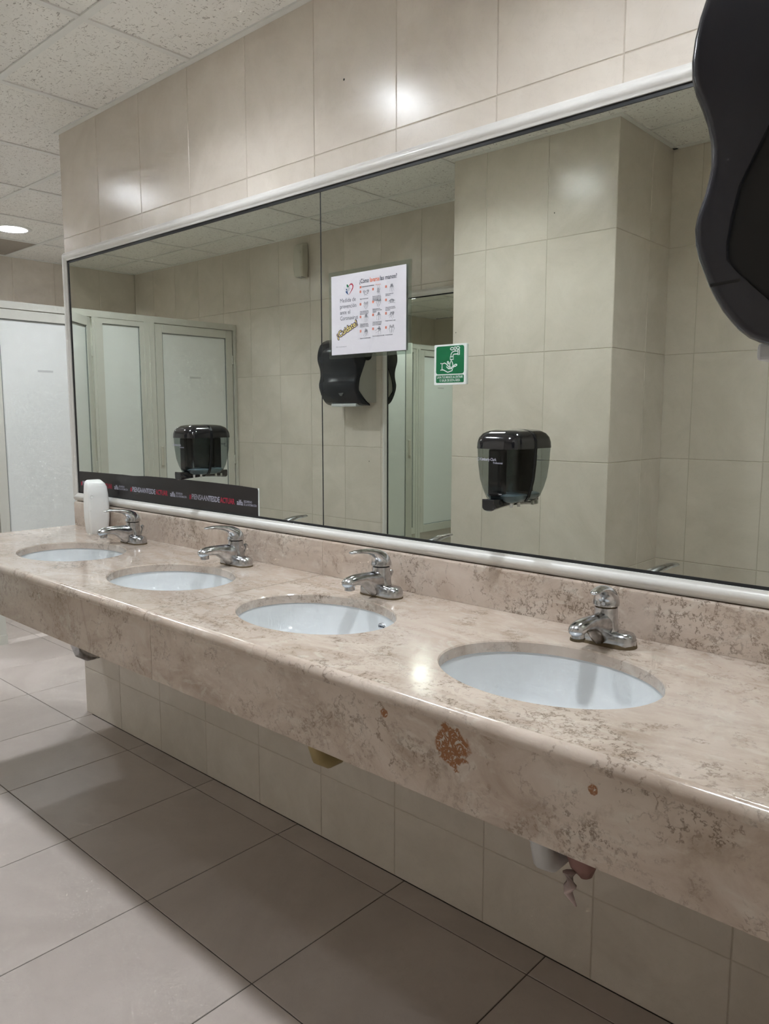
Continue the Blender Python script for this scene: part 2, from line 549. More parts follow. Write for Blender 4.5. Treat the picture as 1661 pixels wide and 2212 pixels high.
# floor
FT, FGAP = 0.4565, 0.003
fl = struct('floor', MB().box(XF, XR, YO, YB, -0.08, -0.0018), m_grout_f, 'beige polished floor tiles with dark joints')
fx0, fy0 = -1.792, -0.085
for i in range(-10, 8):
    for j in range(-5, 6):
        a, b_ = max(XF, fx0 + i * FT), min(XR, fx0 + (i + 1) * FT)
        c, d = max(YO, fy0 + j * FT), min(YB, fy0 + (j + 1) * FT)
        if b_ - a < 0.012 or d - c < 0.012: continue
        pieces = [(c, d)]
        if c < 0.0 < d and a > XW:            # the row that meets the partition is cut at it
            pieces = [(c, -0.0), (0.15, d)]
        for (c1, d1) in pieces:
            if d1 - c1 < 0.012: continue
            me = tile_mesh('floor_tile', b_ - a - FGAP, d1 - c1 - FGAP, 0.009, m_floor, 0.001)
            o = bpy.data.objects.new('floor_tile', me)
            col.objects.link(o)
            o.location = (a + FGAP / 2, c1 + FGAP / 2, 0.0)
            o.rotation_euler = (R(-90), 0, 0)      # local z -> +y, front (-y) -> +z
            o.parent = fl

# ceiling: mineral boards lying in an exposed tee grid, with openings for the round lamps
CT = 0.61
tx0, ty0 = -2.2512, -0.377
LAMPS = [(-3.776, -0.682), (-1.946, -0.682), (-0.726, -0.682), (-4.996, 0.538), (-4.996, -0.682), (-3.776, 0.538), (-1.946, 1.148), (0.494, -1.292)]  # last entry: unseen lamp added behind the camera to fill shadows
LR = 0.092
ce = struct('ceiling', MB().box(XF, XR, YO, YB, H + 0.09, H + 0.15), m_paint, 'suspended ceiling of fissured white boards in a white grid')
def board_with_hole(du, dv, lx, ly):
    n = 40
    ang = sorted(set([2 * math.pi * k / n for k in range(n)] + [math.atan2(sy * (dv - ly if sy > 0 else ly), sx * (du - lx if sx > 0 else lx)) % (2 * math.pi) for sx in (1, -1) for sy in (1, -1)]))
    inner, outer = [], []
    for a in ang:
        ca, sa = math.cos(a), math.sin(a)
        tx = ((du - lx) if ca > 0 else lx) / max(abs(ca), 1e-9)
        ty = ((dv - ly) if sa > 0 else ly) / max(abs(sa), 1e-9)
        tt = min(tx, ty)
        inner.append((lx + LR * ca, ly + LR * sa)); outer.append((lx + tt * ca, ly + tt * sa))
    m_ = len(ang)
    vs = [(p[0], p[1], z) for z in (0, 0.014) for ring in (inner, outer) for p in ring]
    fs = []
    for k in range(m_):
        k2 = (k + 1) % m_
        fs += [(k, k2, m_ + k2, m_ + k), (2 * m_ + k, 3 * m_ + k, 3 * m_ + k2, 2 * m_ + k2),
               (k, 2 * m_ + k, 2 * m_ + k2, k2), (m_ + k, m_ + k2, 3 * m_ + k2, 3 * m_ + k)]
    return MB().add(vs, fs).mesh('ceiling_board', m_ceil)
_cache = {}
for i in range(-7, 7):
    for j in range(-3, 5):
        a, b_ = max(XF, tx0 + i * CT), min(XR, tx0 + (i + 1) * CT)
        c, d = max(YO, ty0 + j * CT), min(YB, ty0 + (j + 1) * CT)
        if b_ - a < 0.02 or d - c < 0.02: continue
        lamp = [l for l in LAMPS if a < l[0] < b_ and c < l[1] < d]
        dark_board = abs((a + b_) / 2 + 5.6) < 0.2 and abs((c + d) / 2 - 0.54) < 0.2
        if lamp:
            me = board_with_hole(b_ - a, d - c, lamp[0][0] - a, lamp[0][1] - c)
        else:
            k = (round(b_ - a, 3), round(d - c, 3), dark_board)
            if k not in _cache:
                _cache[k] = MB().box(0, b_ - a, 0, d - c, 0, 0.014).mesh('ceiling_board', m_ceil_dark if dark_board else m_ceil)
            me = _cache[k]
        o = bpy.data.objects.new('ceiling_board', me)
        col.objects.link(o)
        o.location = (a, c, H + 0.004)
        o.parent = ce
for i in range(-5, 7):
    x = tx0 + i * CT
    if XF < x < XR:
        MB().box(x - 0.012, x + 0.012, YO, YB, H - 0.001, H + 0.0035).build('cross_tee', m_tee, ce)
for j in range(-2, 4):
    y = ty0 + j * CT
    if YO < y < YB:
        MB().box(XF, XR, y - 0.012, y + 0.012, H - 0.0016, H + 0.0033).build('main_tee', m_tee, ce)
def angle(x0, x1, y0, y1): MB().box(x0, x1, y0, y1, H - 0.002, H + 0.0038).build('wall_angle', m_tee, ce)
angle(XW - 0.0, XR, -0.02, 0.0)
angle(XF, XR, YO, YO + 0.02)
angle(XF, XF + 0.02, YO, YB)
angle(PX0, PX1, PY, PY + 0.02)
angle(PX1, PX1 + 0.02, YO, PY + 0.02)

# ------------------------------------------------------------------ ceiling lights
lamp_where = ['beside the cubicles and in front of the mirror', 'above the middle basins', 'above the basin beside the return wall',
              'above the cubicles beyond the partition', 'above the cubicles by the wall opposite the mirror',
              'in the area beyond the partition', 'deeper in the area beyond the partition', 'added unseen near the entrance end as shadow fill']
for (lx, ly), wh in zip(LAMPS, lamp_where):
    t = thing('ceiling_light', 'round recessed white ceiling downlight ' + wh, 'ceiling light', (lx, ly, H), 0, 'recessed downlights')
    MB().lathe([(LR - 0.004, 0.003), (LR - 0.004, -0.004), (LR + 0.012, -0.005), (LR + 0.017, -0.002), (LR + 0.016, 0.0035)], n=40, ring=True).build('trim', m_trim, t, 40)
    secs = []
    for r, h in ((LR - 0.002, 0.0035), (LR - 0.014, 0.055), (LR - 0.011, 0.058), (LR, 0.0037)):
        secs.append([(r * math.cos(2 * math.pi * k / 40), r * math.sin(2 * math.pi * k / 40), h) for k in range(40)])
    MB().loft(secs + [secs[0]], False, False).build('reflector', m_can, t, 40)
    MB().lathe([(LR - 0.013, 0.052), (LR - 0.013, 0.056)], n=40).build('diffuser', m_lens, t)
    ld = bpy.data.lights.new('lamp', 'AREA')
    ld.shape = 'DISK'; ld.size = 2 * (LR - 0.015); ld.energy = LAMP_POWER * (0.5 if lx > 0 else 1.0); ld.color = LAMP_COLOR  # the added fill lamp is dimmed
    lo = bpy.data.objects.new('lamp', ld)
    col.objects.link(lo)
    lo.location = (0, 0, 0.051)
    lo.parent = t

# ------------------------------------------------------------------ vanity counter
ZC = 0.845
BX = [-2.575, -1.955, -1.335, -0.707]
BY, BA, BB = -0.332, 0.214, 0.166
SEAM = -1.640
XL = -3.19
YF = -0.589   # where the rounding of the front edge begins
SL = 0.024
counter = thing('vanity_counter', 'long beige fossil-stone vanity counter with four oval basins', 'counter', (0, 0, 0))
def slab(x0, x1, cells):
    mb = MB()
    y0, y1 = YF, -0.0
    bounds = [x0] + [(cells[k] + cells[k + 1]) / 2 for k in range(len(cells) - 1)] + [x1]
    for k, bx in enumerate(cells):
        a, b_ = bounds[k], bounds[k + 1]
        n = 72
        ang = [2 * math.pi * i / n for i in range(n)]
        ang += [math.atan2(yy - BY, xx - bx) % (2 * math.pi) for xx in (a, b_) for yy in (y0, y1)]
        ang = sorted(ang)
        inn, out = [], []
        for t in ang:
            ca, sa = math.cos(t), math.sin(t)
            tt = min(((b_ - bx) if ca > 0 else (bx - a)) / max(abs(ca), 1e-9), ((y1 - BY) if sa > 0 else (BY - y0)) / max(abs(sa), 1e-9))
            re = 1 / math.sqrt((ca / BA) ** 2 + (sa / BB) ** 2)
            inn.append((bx + re * ca, BY + re * sa)); out.append((bx + tt * ca, BY + tt * sa))
        m_ = len(ang)
        shr = lambda p, s: (bx + (p[0] - bx) * s, BY + (p[1] - BY) * s)
        rings = [[(*shr(p, 1.0), ZC - SL) for p in inn], [(*shr(p, 1.0), ZC - 0.003) for p in inn], [(*shr(p, 1.012), ZC) for p in inn], [(*p, ZC) for p in out], [(*p, ZC - SL) for p in out]]
        mb.loft(rings + [rings[0]], False, False)
    return mb
# rounded front edge profile (y, z) going from the top surface down to the apron
nose = [(YF, ZC)] + [(YF - 0.016 * math.sin(R(a)), ZC - 0.016 + 0.016 * math.cos(R(a))) for a in (12, 24, 36, 48, 60, 75, 90)] + [(-0.6045, 0.822), (-0.604, 0.8205), (YF, 0.8205)]
for x0, x1, cells in ((XL, SEAM - 0.0008, BX[:2]), (SEAM + 0.0008, XP, BX[2:])):
    s = slab(x0, x1, cells).build('top_slab', m_stone, counter, 30)
    MB().loft([[(x, y, z) for y, z in nose] for x in (x0, x1)]).build('rounded_edge', m_stone, s, 50)
for x0, x1 in ((XL, -1.6175), (-1.6163, XP)):
    MB().box(x0, x1, -0.6038, -0.581, 0.682, 0.8204).build('apron', m_stone, counter)
MB().box(XL, XL + 0.022, -0.580, 0.0, 0.682, ZC - SL - 0.001).build('end_apron', m_stone, counter)
bsp = thing('backsplash', 'beige stone backsplash strip between the counter and the mirror frame', 'backsplash', (0, 0, ZC))
BS = [(-0.0, ZC), (-0.021, ZC), (-0.021, 0.938), (-0.0195, 0.943), (-0.015, 0.947), (-0.0, 0.947)]
for x0, x1 in ((XL, -1.6405), (-1.6395, XP)):
    MB().loft([[(x, y, z - ZC + 0.0003) for y, z in BS] for x in (x0, x1)]).build('stone_strip', m_stone, bsp, 30)
# brackets under the slab carry it from the wall
for x in (-2.95, -1.65, -0.35):
    MB().add([(x - 0.004, -0.001, 0.70), (x - 0.004, -0.5, ZC - SL - 0.002), (x - 0.004, -0.001, ZC - SL - 0.002), (x + 0.004, -0.001, 0.70), (x + 0.004, -0.5, ZC - SL - 0.002), (x + 0.004, -0.001, ZC - SL - 0.002)],
             [(0, 1, 2), (3, 5, 4), (0, 3, 4, 1), (1, 4, 5, 2), (2, 5, 3, 0)]).build('bracket', m_frame2, counter)

# ------------------------------------------------------------------ basins
bl = ['white oval undermount basin next to the white air freshener', 'white oval undermount basin between the first and third faucets from the cubicles',
      'white oval undermount basin with a small oval badge on its back wall', 'white oval undermount basin in front of the lime-crusted faucet']
for k, bx in enumerate(BX):
    t = thing('wash_basin', bl[k], 'basin', (bx, BY, ZC - SL), 0, 'undermount basins in the stone counter')
    prof = [(1.09, -0.0005), (1.085, -0.007), (1.03, -0.009), (1.01, -0.02), (0.975, -0.05), (0.90, -0.085), (0.76, -0.115), (0.55, -0.134), (0.30, -0.143), (0.11, -0.147)]
    inner = [(1.015, -0.0005), (1.01, -0.004), (0.995, -0.02), (0.955, -0.048), (0.88, -0.081), (0.74, -0.109), (0.53, -0.127), (0.28, -0.136), (0.10, -0.140)]
    n = 64
    ring = lambda s, h: [(BA * s * math.cos(2 * math.pi * i / n), BB * s * math.sin(2 * math.pi * i / n), h) for i in range(n)]
    MB().loft([ring(*p) for p in prof] + [ring(*p) for p in reversed(inner)] + [ring(*prof[0])], False, False).build('bowl', m_porc, t, 40)
    MB().lathe([(0.0, -0.139), (0.026, -0.139), (0.026, -0.1365), (0.022, -0.135), (0.016, -0.137), (0.0, -0.1375)], n=24).build('drain', m_chrome, t, 40)
    if k == 2:
        e = MB()
        pts = lambda s, dy: [(0.082 + 0.013 * s * math.cos(a), 0.1505 + dy - 0.02 * (0.013 * s * math.cos(a)), -0.0265 + 0.0085 * s * math.sin(a)) for a in [2 * math.pi * i / 20 for i in range(20)]]
        bd = MB().loft([pts(1, 0.012), pts(1, -0.003), pts(0.85, -0.0045)]).build('badge', m_chrome, t)
        tag(bd, 'small oval chrome badge')
        text('ORION', 0.006, 0.082, -0.0285, 0.1455, m_ink, bd, 'badge_lettering', align='CENTER', bold=0.0002)

# ------------------------------------------------------------------ drain pipes under the counter
def trap(bx, mat, label, low):
    t = thing('drain_pipe', label, 'pipe', (bx, BY, 0.0), 0, 'drain pipes under the counter')
    z0 = ZC - SL - 0.149
    MB().lathe([(0.024, z0), (0.024, z0 - 0.03), (0.017, z0 - 0.032), (0.017, low + 0.09)], n=16).build('tailpiece', m_chrome, t, 40)
    pts = [(0, 0, low + 0.09), (0, 0, low + 0.06), (0, 0.012, low + 0.03), (0, 0.04, low + 0.012), (0, 0.07, low + 0.012), (0, 0.098, low + 0.03), (0, 0.11, low + 0.06), (0, 0.11, low + 0.10), (0, 0.12, low + 0.125), (0, 0.15, low + 0.14), (0, -BY - 0.001, low + 0.14)]
    MB().tube(pts, [0.020] * 2 + [0.022] * 5 + [0.020] * 4, 14).build('u_bend', mat, t, 50)
    MB().lathe([(0.026, low + 0.075), (0.028, low + 0.08), (0.028, low + 0.10), (0.025, low + 0.105)], n=16).build('slip_nut', mat, t, 40)
    return t
trap(BX[0], m_chrome, 'grey metal drain pipe under the basin next to the air freshener', 0.452)
trap(BX[1], m_pvc, 'white drain pipe tucked up behind the apron', 0.50)
trap(BX[2], m_pvc_y, 'yellowed plastic drain pipe showing below the apron', 0.450)
t4 = trap(BX[3], m_pvc, 'white plastic drain pipe with a pinkish torn sleeve', 0.440)
sv = MB().tube([(0.035, 0.06, 0.53), (0.045, 0.065, 0.49), (0.055, 0.07, 0.455), (0.06, 0.07, 0.43)], [0.022, 0.03, 0.028, 0.012], 12).build('sleeve', m_sleeve, t4, 60)
MB().tube([(0.036, 0.048, 0.44), (0.040, 0.045, 0.415), (0.036, 0.045, 0.40), (0.052, 0.048, 0.375)], [0.014, 0.013, 0.009, 0.002], 8).build('torn_film', m_film, t4, 60)

# ------------------------------------------------------------------ faucets
def ell(cx, cyy, cz, hw, hh, tilt, n=20):
    """ellipse; tilt 0 = lying flat (normal up), 90 = standing (normal along -y)"""
    a = R(tilt)
    e2 = Vector((0, math.cos(a), math.sin(a)))
    return [Vector((cx, cyy, cz)) + Vector((1, 0, 0)) * hw * math.cos(2 * math.pi * k / n) + e2 * hh * math.sin(2 * math.pi * k / n) for k in range(n)]
def stadium(l, w_, z, n=10):
    pts = []
    for sx, a0 in ((1, -90), (-1, 90)):
        for k in range(n + 1):
            a = R(a0 + 180 * k / n)
            pts.append((sx * (l - w_) + w_ * math.cos(a), w_ * math.sin(a), z))
    return pts
def faucet(x, label, turn=0.0, crust=False):
    t = thing('faucet', label, 'faucet', (x, -0.097, ZC), 0, 'chrome single-lever faucets')
    MB().loft([stadium(0.0668, 0.0278, 0), stadium(0.0668, 0.0278, 0.004)]).build('gasket', m_crust, t)
    MB().loft([stadium(*q) for q in ((0.066, 0.027, 0.004), (0.066, 0.027, 0.015), (0.0645, 0.0255, 0.022), (0.060, 0.0215, 0.0275), (0.052, 0.014, 0.030), (0.045, 0.006, 0.0305))]).build('base', m_chrome, t, 60)
    # body column, tapering up to the lever
    MB().loft([ell(0, 0.0, z, r, r2, 0, 24) for z, r, r2 in ((0.010, 0.036, 0.027), (0.024, 0.031, 0.0265), (0.036, 0.0265, 0.0255), (0.05, 0.0245, 0.0245), (0.077, 0.0235, 0.0235))]).build('body', m_chrome, t, 60)
    sp = MB().loft([ell(0, 0.012, 0.040, 0.021, 0.030, 90), ell(0, -0.014, 0.037, 0.0225, 0.034, 88), ell(0, -0.030, 0.037, 0.0215, 0.032, 80),
               ell(0, -0.050, 0.0465, 0.0190, 0.0235, 76), ell(0, -0.072, 0.0545, 0.0178, 0.0160, 82), ell(0, -0.095, 0.0565, 0.0178, 0.0138, 92),
               ell(0, -0.112, 0.0550, 0.0178, 0.0140, 98), ell(0, -0.124, 0.0525, 0.0165, 0.0130, 106), ell(0, -0.133, 0.0500, 0.0125, 0.0100, 112), ell(0, -0.137, 0.0485, 0.006, 0.005, 115)]).build('spout', m_chrome, t, 70)
    MB().lathe([(0.0125, 0.052), (0.0132, 0.046), (0.0132, 0.034), (0.0105, 0.0325)], (0, -0.117, 0), 18).build('aerator', m_chrome, sp, 40)
    MB().lathe([(0.0215, 0.0765), (0.0215, 0.0815)], n=24).build('collar', m_crust if crust else m_black2, t)
    L = [ell(0, 0.000, 0.081, 0.0265, 0.0265, 0), ell(0, 0.000, 0.087, 0.0270, 0.0265, 4), ell(0, -0.002, 0.095, 0.0255, 0.0235, 22), ell(0, -0.008, 0.104, 0.0225, 0.0190, 40),
         ell(0, -0.020, 0.1125, 0.0180, 0.0135, 56), ell(0, -0.036, 0.1195, 0.0140, 0.0090, 68), ell(0, -0.056, 0.1238, 0.0118, 0.0068, 80), ell(0, -0.078, 0.1262, 0.0108, 0.0052, 86),
         ell(0, -0.098, 0.1268, 0.0100, 0.0042, 90), ell(0, -0.111, 0.1268, 0.0080, 0.0032, 90), ell(0, -0.115, 0.1268, 0.003, 0.0016, 90)]
    lv = MB().loft(L).build('lever', m_chrome, t, 70)
    lv.rotation_euler = (0, 0, turn)
    MB().lathe([(0.0035, -0.0262), (0.0035, -0.0285)], (0, 0, 0.0885), 12, 'y').build('set_screw', m_silver, lv)
    rod = MB().tube([(0, 0.028, 0.020), (0, 0.034, 0.040), (0, 0.037, 0.050)], 0.0025, 8).build('lift_rod', m_chrome, t, 50)
    MB().lathe([(0.003, 0.047), (0.0065, 0.056), (0.0068, 0.060), (0.003, 0.063)], (0, 0.0375, 0), 12).build('knob', m_chrome, rod, 50)
    if crust:
        rnd = random.Random(3)
        pts = [[(p[0] * s, p[1] * s, z + (rnd.uniform(-.004, .003) if z > 0.006 else 0)) for p in stadium(0.0675, 0.0285, 0)] for s, z in ((1.0, 0.0), (0.995, 0.0065), (0.97, 0.0075))]
        tag(MB().loft(pts).build('crust', m_crust, t, 40), 'brown lime crust around the base')
        tag(MB().lathe([(0.0145, 0.036), (0.0150, 0.031), (0.012, 0.030)], (0, -0.117, 0), 14).build('crust', m_crust, t, 40), 'lime crust under the spout')
    return t
faucet(BX[0], 'worn chrome faucet in front of the white air freshener')
faucet(BX[1], 'worn chrome faucet beside the countertop seam, on its cubicle side')
faucet(BX[2], 'worn chrome faucet behind the basin with the oval badge')
faucet(BX[3], 'worn chrome faucet with brown lime crust around its base', R(14), True)

# ------------------------------------------------------------------ framed mirrors
def frame_profile(w_, d):
    # (across, out) from the inner edge to the outer edge: flat step, then a swelling round
    return [(0, 0), (0, d * 0.55), (w_ * 0.10, d * 0.62), (w_ * 0.22, d * 0.70), (w_ * 0.34, d * 0.92), (w_ * 0.5, d), (w_ * 0.68, d * 0.93), (w_ * 0.82, d * 0.68), (w_ * 0.90, d * 0.45), (w_, d * 0.38), (w_, 0)]
def mirror(label, x0, x1, z0, z1, y, s, splits, fw_, gasket, low=True, rails='tblr', group=None):
    """s = -1: faces -y, s = +1: faces +y; x0..z1 are the visible glass"""
    t = thing('framed_mirror', label, 'mirror', (0, y, 0), 0, group)
    xs = [x0] + list(splits) + [x1]
    for a, b_ in zip(xs[:-1], xs[1:]):
        g = 0.002
        MB().box(a + (g if a != x0 else -0.004), b_ - (g if b_ != x1 else -0.004), min(0, s * 0.0045), max(0, s * 0.0045), z0 - 0.004, z1 + 0.004).build('mirror_pane', m_mirror, t)
    if splits:
        MB().box(splits[0] - 0.0019, splits[-1] + 0.0019, min(0, s * 0.0048), max(0, s * 0.0048), z0, z1).build('joint', m_gasket, t)
    P = frame_profile(fw_, 0.019)
    def rail(kind):
        out = []
        for a, o in P:
            yy = s * o
            if kind == 't': out.append([(x0 - a, yy, z1 + a), (x1 + a, yy, z1 + a)])
            if kind == 'b': out.append([(x0 - a, yy, z0 - a), (x1 + a, yy, z0 - a)])
            if kind == 'l': out.append([(x0 - a, yy, z0 - a), (x0 - a, yy, z1 + a)])
            if kind == 'r': out.append([(x1 + a, yy, z0 - a), (x1 + a, yy, z1 + a)])
        MB().loft([[q[0] for q in out], [q[1] for q in out]]).build('frame_rail', m_frame, t, 40)
    for k in rails: rail(k)
    gk = gasket
    ya, yb = sorted((s * 0.0045, s * 0.0062))
    for (a, b_, c, d) in ((x0 - 0.003, x1 + 0.003, z1 - gk, z1 + 0.003), (x0 - 0.003, x1 + 0.003, z0 - 0.003, z0 + gk * 0.65), (x0 - 0.003, x0 + gk, z0, z1), (x1 - gk, x1 + 0.003, z0, z1)):
        MB().box(a, b_, ya, yb, c, d).build('gasket', m_gasket, t)
    return t
mirror('long wall mirror of two panes in a white moulded frame above the counter', -3.176, XP - 0.036, 0.983, 1.942, 0.0, -1, (-1.652,), 0.034, 0.010)
mirror('tall white-framed mirror on the opposite wall beside the tiled pillar', -3.083, -2.262, 0.30, 1.972, YO, 1, (), 0.036, 0.007)

# ------------------------------------------------------------------ poster on the mirror
PX, PZ, PW_, PH_ = -1.6085, 1.480, 0.2790, 0.2155
YG = -0.0045   # mirror glass surface
poster = thing('hand_washing_poster', 'laminated white hand-washing poster stuck on the mirror', 'poster', (PX, YG - 0.0012, PZ), R(-0.35))
pl = MB().box(-0.011, PW_ + 0.012, -0.0004, 0.0004, -0.010, PH_ + 0.012).build('laminate', m_lamin, poster)
MB().box(0, PW_, -0.0009, -0.0005, 0, PH_).build('paper', m_paper, poster)
tp = MB()
tape = MB().box(0.02, 0.05, 0.0005, 0.0011, PH_ - 0.02, PH_ - 0.01).build('tape', m_paper, poster)
YP = -0.0012
def px_(x): return x - PX
text('¿Cómo', 0.0165, px_(-1.4975), 0.1855, YP, m_ink, poster, fit=0.0350, bold=0.00022)
text('lavarse', 0.0165, px_(-1.4580), 0.1855, YP, m_ink_or, poster, fit=0.0345, bold=0.00030)
text('las manos?', 0.0165, px_(-1.4210), 0.1855, YP, m_ink, poster, fit=0.0595, bold=0.00022)
MB().poly(rrect(px_(-1.4935), 0.1755, 0.0055, 0.0055, 0.0008), YP).build('print', m_ink_or, poster)
text('Duración de todo el procedimiento:', 0.0042, px_(-1.4890), 0.1745, YP, m_ink, poster, xs=0.75, bold=0.00012)
text('40-60 segundos', 0.0042, px_(-1.4385), 0.1745, YP, m_ink_or, poster, xs=0.75)
for i, (s, wd_) in enumerate((('Medida de', 0.061), ('prevención', 0.063), ('ante el', 0.039), ('Coronavirus', 0.069))):
    text(s, 0.0158, px_(-1.573), 0.1415 - i * 0.0160, YP, m_ink2, poster, fit=wd_)
# slanted outlined shout
a = math.atan2(0.034, 0.084)
text('¡Cuídate!', 0.0225, 0.0260, 0.0445, YP + 0.0000, m_ink_purp, poster, 'lettering_outline', fit=0.083, halo=0.0024, rot=a)
text('¡Cuídate!', 0.0225, 0.0260, 0.0445, YP - 0.0004, m_ink_yel, poster, fit=0.083, bold=0.0003, rot=a)
text('GCSG - Área Salud Ocupacional', 0.0042, px_(-1.5905), 0.0205, YP, m_ink2, poster, xs=0.75)
# heart emblem
lg = MB()
hx, hz = px_(-1.538), 0.1745
heart = [(0.000, -0.0145), (0.008, -0.006), (0.0145, 0.002), (0.0155, 0.008), (0.0125, 0.0125), (0.007, 0.0135), (0.002, 0.0110), (-0.001, 0.0075)]
L_, R_ = [], []
for i, p in enumerate(heart):
    w_ = 0.0004 + 0.0016 * math.sin(math.pi * i / (len(heart) - 1))
    q0, q1 = heart[max(i - 1, 0)], heart[min(i + 1, len(heart) - 1)]
    d = Vector((q1[0] - q0[0], q1[1] - q0[1])).normalized()
    L_.append((hx + p[0] - d.y * w_, YP, hz + p[1] + d.x * w_)); R_.append((hx + p[0] + d.y * w_, YP, hz + p[1] - d.x * w_))
MB().add(L_ + R_, [(i, i + 1, i + 1 + len(heart), i + len(heart)) for i in range(len(heart) - 1)]).build('emblem_heart', m_ink_red, poster)
MB().poly([(hx - 0.0155, hz - 0.001), (hx - 0.012, hz - 0.005), (hx - 0.008, hz - 0.003), (hx - 0.0065, hz + 0.0), (hx - 0.006, hz - 0.005), (hx - 0.004, hz - 0.011), (hx - 0.001, hz - 0.0145), (hx - 0.007, hz - 0.0115), (hx - 0.012, hz - 0.0075)], YP).build('emblem_figure', m_ink_navy, poster)
MB().poly([(hx - 0.0095 + 0.0022 * math.cos(k), hz + 0.0005 + 0.0022 * math.sin(k)) for k in [2 * math.pi * i / 12 for i in range(12)]], YP).build('emblem_head', m_ink_navy, poster)
MB().poly([(hx - 0.009, hz + 0.014), (hx - 0.0085, hz + 0.008), (hx - 0.005, hz + 0.0055), (hx - 0.001, hz + 0.007), (hx - 0.002, hz + 0.0105), (hx - 0.005, hz + 0.0135)], YP).build('emblem_leaf', m_ink_green, poster)
for i, s in enumerate(('Comité', 'Seguridad', 'Salud')):
    text(s, 0.0038, hx - 0.004, hz + 0.0030 - i * 0.0035, YP, m_ink2, poster, 'emblem_lettering', xs=0.7)
# twelve steps: orange number square, sketch of hands, caption
caps = ['Mójese las manos con agua;', 'Deposite en la palma de la\nmano una cantidad de jabón\nsuficiente para cubrir todas\nlas superficies de las manos;', 'Frótese las palmas de las\nmanos entre sí;',
        'Frótese la palma de la mano\nderecha contra el dorso de la\nmano izquierda y viceversa;', 'Frótese las palmas de las\nmanos entre sí, con los dedos\nentrelazados;', 'Frótese el dorso de los dedos\nde una mano con la palma de la\nmano opuesta;',
        'Frótese el pulgar izquierdo\natrapándolo con la palma de\nla mano derecha y viceversa;', 'Frótese la punta de los dedos\nde la mano derecha contra la\npalma de la mano izquierda;', 'Enjuáguese las manos con agua;',
        'Séquese con una toalla desechable;', 'Sírvase de la toalla para cerrar el grifo;', 'Sus manos son seguras.']
HAND = [(-0.20, -0.9), (-0.22, -0.4), (-0.42, -0.05), (-0.50, 0.22), (-0.40, 0.27), (-0.26, 0.06), (-0.27, 0.75), (-0.16, 0.78), (-0.13, 0.25), (-0.08, 0.95), (0.03, 0.95), (0.04, 0.25), (0.10, 0.88), (0.20, 0.85), (0.18, 0.2), (0.27, 0.62), (0.36, 0.58), (0.31, 0.0), (0.26, -0.4), (0.28, -0.9)]
def hand(cx, cz, s, rot, flip):
    ca, sa = math.cos(R(rot)), math.sin(R(rot))
    return [(cx + s * (flip * p[0] * ca - p[1] * sa), cz + s * (flip * p[0] * sa + p[1] * ca)) for p in HAND]
poses = [((-.15, .0, 55, 1), (.2, .1, -60, -1)), ((0, .35, 180, 1), (0, -.35, 10, 1)), ((-.15, 0, -20, 1), (.15, 0, 25, -1)), ((-.2, 0, 25, 1), (.2, .0, -25, -1)), ((-.25, .1, 10, 1), (.2, 0, -30, -1)), ((-.2, 0, -80, 1), (.2, 0, 80, -1)),
         ((-.2, 0, -12, 1), (.25, 0, 8, -1)), ((-.2, -.05, -18, 1), (.2, .05, 14, -1)), ((-.1, .1, -60, 1), (.1, -.2, 30, -1)), ((-.1, -.1, -35, 1), (.15, .05, 20, -1)), ((-.25, 0, -70, 1), (.25, -.05, 4, -1)), ((-.4, 0, 6, 1), (.4, 0, -6, -1))]
colx = [px_(-1.494), px_(-1.447), px_(-1.400)]
rowz = [[0.1635, 0.1305, 0.0970, 0.0590], [0.1655, 0.1325, 0.0985, 0.0620], [0.1670, 0.1330, 0.0985, 0.0620]]
for k in range(12):
    cx, cz = colx[k % 3], rowz[k % 3][k // 3]
    MB().poly(rrect(cx, cz, 0.0058, 0.0062, 0.0010), YP).build('step_square', m_ink_or, poster)
    text(str(k), 0.0042, cx, cz - 0.0015, YP - 0.0001, m_paper, poster, 'step_number', align='CENTER')
    mb = MB()
    for (ox, oz, rot, fl_) in poses[k]:
        mb.ribbon(hand(cx + 0.0205 + ox * 0.011, cz - 0.005 + oz * 0.011, 0.0115, rot, fl_), 0.00052, YP)
    mb.build('step_sketch', m_ink2, poster)
    text(caps[k], 0.0036, cx - 0.002, cz - 0.0205, YP, m_ink, poster, 'step_caption', xs=0.78, bold=0.00008)

